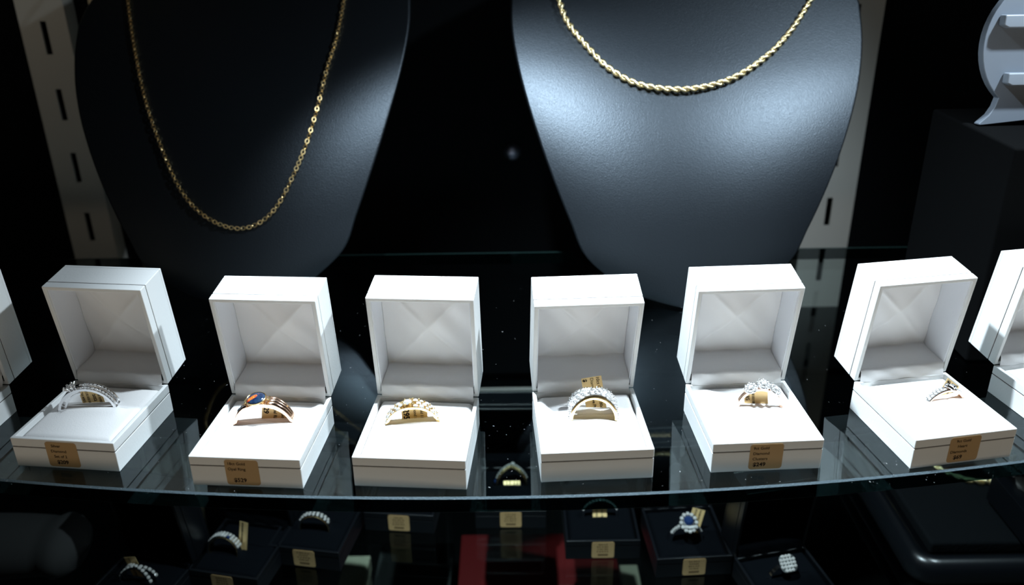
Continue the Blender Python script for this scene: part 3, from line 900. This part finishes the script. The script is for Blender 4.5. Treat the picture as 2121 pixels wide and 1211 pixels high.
for z0, xl in ((46.5, 29), (19.5, 23)):
    MB().prism([(-xl, z0 + 6.2), (-xl - .0, z0 + 1.2), (-xl + 2.5, z0), (xl - 2.5, z0), (xl, z0 + 1.2), (xl, z0 + 6.2)], 2.5, 8).obj('ledge', 'pale_acrylic', t, rot=(R(90), 0, 0), bevel=.8)
# ------------------------------------------------------------------ lower glass shelf with black ring boxes
LZ = -157.0
t = thing('glass_shelf', 'lower glass shelf, in the dark below the bowed one', 'shelf', (0, 0, LZ))
mb = MB()
xs = [-420 + 12 * i for i in range(71)]
fr = [(x, 14.0) for x in xs]
top = [(x, y, 0) for x, y in fr]; topb = [(x, 317, 0) for x in xs]; bot = [(x, y, -6) for x, y in fr]; botb = [(x, 317, -6) for x in xs]
mb.grid([top, topb]); mb.grid([bot, botb], flip=True); mb.grid([top, bot], mi=1, flip=True); mb.grid([topb, botb], mi=1)
mb.obj('shelf_pane', ['shelf_glass', 'shelf_glass_edge'], t)
MB().box(-75, 44, 287, 289.0, 0.0, 2.2).obj('lit_edge_strip', 'upright_paint', t)  # pale strip added to show the glass's rear edge as lit

LB = 'black ring boxes on the lower shelf'
def lower(x, y, yaw, label, price=True, lid=True):
    return ring_box(x, y, yaw, -7, label, (0, []) if price else None, dark=True, faded=True, group=LB, z=LZ, lid=lid)
lower(-126, 104, -10, 'black ring box third from the left on the lower shelf, gold label facing front')
lower(-73, 136, -6, 'black ring box set back just left of the middle, under the pave band box')
lower(-2.5, 138, -1, 'black ring box in the middle seen through the glass between two white boxes')
lower(54, 108, 0, 'black ring box just above and right of the red box, gold label on its front')
lower(106, 92, 3, 'black ring box under the $249 box, holding the dark blue stone ring')
lower(158, 49, 12, 'black ring box holding the square cluster ring, no label in view', price=False)
lower(-169, 83, -12, 'black ring box holding the tilted pave ring with the long tag')
lower(-222, 52, -16, 'black ring box furthest left on the lower shelf', price=False)

def small_ring(x, y, yaw, label, mat, R_, zc=2, roll=0, **k):
    return thing('ring', label, 'ring', (x, y, LZ + 14 + zc), Matrix.Rotation(R(yaw), 3, 'Z') @ Matrix.Rotation(R(roll), 3, 'X'), 'rings in the black boxes')
def pave_row(t, a0, a1, n, y, r, s):
    for i in range(n): gem(t, frame_at(a0 + (a1 - a0) * i / (n - 1), y, r), s)
# A
t = small_ring(-126, 99, -8, 'two-tone ring with bright shoulder stones under the opal ring box', 'silver', 10)
band('band', t, 'silver', 9.2, lambda a, v: 10.4, lambda a: 0, lambda a: 2.2, n=60, nv=5)
band('inner_band', t, 'yellow_gold', 8.9, lambda a, v: 9.3, lambda a: -.3, lambda a: 2.2, n=60, nv=3)
pave_row(t, 30, 150, 9, -.9, 10.6, 2.0); pave_row(t, 34, 146, 9, .9, 10.6, 2.0)
# C chevron marquise
t = small_ring(-2, 146, 0, 'chevron ring with pale stones and one blue end stone seen through the glass', 'silver', 11, zc=1)
def ych(a): return -6.0 * abs(cos(R(a))) ** 1.3 + 1 if sin(R(a)) > 0 else -5 * abs(cos(R(a)))
band('band', t, 'silver', 9.8, lambda a, v: 11.0, lambda a: ych(a) + 1.2, lambda a: 1.5, n=90, nv=5)
band('inner_band', t, 'yellow_gold', 9.3, lambda a, v: 10.0, lambda a: ych(a) - .5, lambda a: 1.7, n=90, nv=5)
for i in range(17):
    a = 22 + 8.5 * i; gem(t, frame_at(a, ych(a) + 1.3, 11.2), 1.5)
gem(t, frame_at(86, ych(86) + 1.3, 11.8), 2.8)
gem(t, frame_at(172, ych(172) + 1, 11.4), 3.6, SAPPH, 'blue_stone')
ring_tag(t, 11, 6, (0, -7.2, -3.2), Matrix.Rotation(R(-50), 3, 'X'), [], bars=[-3.4, -1.2, 1.6, 3.8])
# D
t = small_ring(54, 107, 0, 'ring with pale stones just under the shelf edge, right of the middle', 'silver', 11)
band('band', t, 'silver', 10, lambda a, v: 11.2, lambda a: 0, lambda a: 1.7, n=60, nv=5); pave_row(t, 20, 160, 13, 0, 11.4, 2)
ring_tag(t, 9, 8, (0, -3.2, -3), Matrix.Rotation(R(-40), 3, 'X'), [], bars=[-2, 1.5])
# E sapphire cluster
t = small_ring(105, 85, 3, 'tall dark blue stone ring in a diamond halo, gold tag behind', 'silver', 10, zc=1)
band('band', t, 'silver', 8.8, lambda a, v: 10.0, lambda a: 0, lambda a: 2.0, n=60, nv=5)
cm = frame_at(88, -1.5, 12.5) @ Matrix.Rotation(R(35), 4, 'X')
mb = MB(); rows = []
for rr, z in ((2, -3), (3.5, -1.5), (5.6, -.3), (5.7, .2), (.01, .1)):
    rows.append([cm @ Vector((rr * cos(2 * pi * j / 20), rr * 1.15 * sin(2 * pi * j / 20), z)) for j in range(20)])
mb.grid(rows, closed_v=True); mb.obj('cluster_setting', 'silver', t, smooth=True)
gem(t, cm @ Matrix.Translation((0, 1.2, .9)), 6.2, SAPPH, 'blue_stone')
for j in range(12):
    q = 2 * pi * j / 12; gem(t, cm @ Matrix.Translation((4.7 * cos(q), 1.15 * 4.7 * sin(q), .6)), 2.5)
for j in range(5):
    gem(t, cm @ Matrix.Translation((-2.6 + 1.3 * j, -3.2 + .15 * abs(j - 2), 1.3)), 2.3)
for s in (-1, 1): pave_row(t, 90 + s * 30, 90 + s * 62, 4, 0, 10.4, 2.6)
ring_tag(t, 8.5, 15, (4.5, 3.5, 1), Matrix.Rotation(R(20), 3, 'Y') @ Matrix.Rotation(R(-20), 3, 'X'), [], bars=[-1.5, 1.5])
# F square cluster
t = small_ring(156, 52, 12, 'ring with a square cushion cluster of bright diamonds', 'silver', 10, zc=-1)
band('band', t, 'silver', 9, lambda a, v: 9.9, lambda a: 0, lambda a: 1.2, n=60, nv=5)
cm = frame_at(90, -1.5, 11.5) @ Matrix.Rotation(R(38), 4, 'X')
MB().prism(rrect(10, 10, 3), -1.4, .4, T=lambda x, y, z: tuple(cm @ Vector((x, y, z)))).obj('cluster_setting', 'silver', t)
for i in range(5):
    for j in range(5):
        if (i in (0, 4)) and (j in (0, 4)): continue
        gem(t, cm @ Matrix.Translation(((i - 2) * 2.0, (j - 2) * 2.0, .8)), 2.0)
# G tilted pave ring with long tag
t = small_ring(-177, 79, -14, 'silver-topped pave ring with warm gold inside beside a long upright tag', 'silver', 10, zc=2, roll=-8)
band('band', t, 'silver', 9.5, lambda a, v: 10.7, lambda a: 0, lambda a: 2.6, n=70, nv=5)
band('inner_band', t, 'yellow_gold', 9.1, lambda a, v: 9.6, lambda a: 0, lambda a: 2.65, n=70, nv=3)
for yy in (-1.5, 0, 1.5): pave_row(t, 25, 150, 12, yy, 10.9, 1.9)
gem(t, frame_at(70, -1.4, 11.0), 2.4, SAPPH, 'blue_stone')
ring_tag(t, 5.5, 25, (9, 3.5, -6), Matrix.Rotation(R(7), 3, 'Y'), [], bars=[-.8])
# H crossover
t = small_ring(-220, 55, -14, 'silver crossover pave ring furthest left on the lower shelf', 'silver', 10, zc=1)
for sgn in (1, -1):
    yc = lambda a, sgn=sgn: sgn * 2.8 * cos(R(a))
    band('pave_strand', t, 'silver', 9.4, lambda a, v: 10.6, yc, lambda a: 1.2, n=60, nv=5)
    for i in range(11):
        a = 20 + 14 * i; gem(t, frame_at(a, yc(a), 10.8), 2.2)
ring_tag(t, 8, 15.5, (-2.5, 3.2, -2), Matrix.Rotation(R(-14), 3, 'Y'), [], bars=[-1])

# gold chain lying along the pale rear-edge strip of the lower shelf
mb = MB(); x = -70
while x < 42:
    mb.tube([(x + 1.6 * cos(2 * pi * j / 12), 280 + .9 * sin(2 * pi * j / 12), LZ + 1.5) for j in range(12)], .55, 6, closed=True)
    mb.tube([(x + 1.9 + 1.0 * cos(2 * pi * j / 12), 280, LZ + 1.5 + .8 * sin(2 * pi * j / 12)) for j in range(12)], .45, 6, closed=True)
    x += 3.8
tag(mb.obj('chain_bracelet', 'chain_gold', smooth=True), 'thin gold chain lying straight along the pale rear edge of the lower shelf', 'bracelet')

# big black tray at lower right with a gold rope chain
t = thing('jewellery_tray', 'large black leatherette tray with thick rounded rim at lower right', 'tray', (330, 131, LZ))
def rr_ring(w, h, r, z): return [(x, y, z) for x, y in rrect(w, h, r, 8)]
rows = [rr_ring(188, 146, 14, 0.0), rr_ring(190, 148, 15, 3), rr_ring(190, 148, 15, 9), rr_ring(187, 145, 14, 13), rr_ring(181, 139, 12, 15.5), rr_ring(174, 132, 9, 15.5), rr_ring(168, 126, 6, 13.0), rr_ring(165, 123, 5, 9), rr_ring(164, 122, 5, 4)]
mb = MB(); mb.grid(rows, closed_v=True)
k = len(rows[0]); mb.f.append(tuple((len(rows) - 1) * k + j for j in range(k))); mb.m.append(0); mb.f.append(tuple(range(k))[::-1]); mb.m.append(0)
mb.obj('tray_rim', 'black_board', t, smooth=True)
MB().box(-76, 76, -52, 56, 4, 13).obj('tray_pad', 'black_cloth', t, bevel=2, seg=3)
STEP = .8
pts = [(-46, 54), (-43, 36), (-37, 18), (-27, 8), (-14, 4), (0, 5), (11, 13), (18, 30), (20, 50)]
c2 = catmull([(330 + x, 131 + y, LZ + 15.2) for x, y in pts], STEP)
rope(c2, [Vector((0, 0, 1))] * len(c2), 14, 1.3, .7, 'rope_chain_necklace', 'rope_gold', 'gold rope chain lying in the big black tray at lower right', 'necklace')

# black box with clear stone at far right edge
t = thing('ring_box', 'black box with a sharp lit edge at the far lower right, over the tray', 'ring box', (328, 92, -140.0))
MB().box(-23, 23, -24, 24, 0, 19.5).obj('base', 'black_board', t, bevel=.4)
t = thing('crystal_pendant', 'clear faceted crystal pendant on the black box at the far right edge', 'pendant', (318, 101, -120.4))
mb = MB()
poly = [(5 * cos(2 * pi * j / 6), 7 * sin(2 * pi * j / 6)) for j in range(6)]
mb.grid([[(x, y, 0) for x, y in poly], [(x * 1.25, y * 1.25, 2.5) for x, y in poly], [(x * .7, y * .7, 5) for x, y in poly]], closed_v=True)
k = 6; mb.f.append(tuple(12 + j for j in range(6))); mb.m.append(0); mb.f.append(tuple(range(6))[::-1]); mb.m.append(0)
mb.obj('crystal', 'diamond', t)
mb = MB(); mb.tube([(3 * cos(2 * pi * j / 14), 11 + 2.4 * sin(2 * pi * j / 14), 1.2) for j in range(14)], .6, 6, closed=True); mb.obj('bail', 'silver', t, smooth=True)

# dark felt roll at lower left
t = thing('felt_roll', 'dark grey felt display roll blurred at the lower left corner', 'display roll', (-322, 84, LZ))
mb = MB(); rows = []
for i in range(25):
    u = i / 24; x = -70 + 130 * u; r = 17 * (sin(pi * min(1, max(0.02, .5 + (u - .5) * 1.0))) ** .18) if 0 < u < 1 else .1
    if u > .86: r = 17 * sqrt(max(0.0001, 1 - ((u - .86) / .14) ** 2))
    if u < .1: r = 17 * sqrt(max(0.0001, 1 - ((.1 - u) / .1) ** 2))
    rows.append([(x, r * 1.4 * cos(2 * pi * j / 28), 17 + r * sin(2 * pi * j / 28)) for j in range(28)])
mb.grid(rows, closed_v=True, flip=True); mb.obj('roll', 'slate_felt', t, smooth=True)

# red boxes and cream cards far below on the case floor
def card_box(x0, x1, y0, y1, z1, mat, label, name='gift_box', cat='box', group=None):
    t = thing(name, label, cat, ((x0 + x1) / 2, (y0 + y1) / 2, -300), group=group)
    w, h = (x1 - x0) / 2, (y1 - y0) / 2
    MB().box(-w, w, -h, h, 0, z1 - 14).obj('box_bottom', mat, t, bevel=.6)
    MB().box(-w - .8, w + .8, -h - .8, h + .8, z1 - 13.5, z1).obj('box_lid', mat, t, bevel=.8)
    return t
card_box(-42, 76, 150, 206, 60, 'red_card', 'flat red box glimpsed in the dark below the middle black boxes', group=None)
card_box(79, 91, 120, 172, 58, 'cream_card', 'narrow cream carton standing right of the red box', 'carton', 'carton')
card_box(-131, -113, 130, 186, 58, 'cream_card', 'narrow cream carton standing left of the red box', 'carton', 'carton')
card_box(-106, -50, 160, 206, 52, 'slate_felt', 'dark grey box between the cream carton and the red box', 'storage_box', 'box')
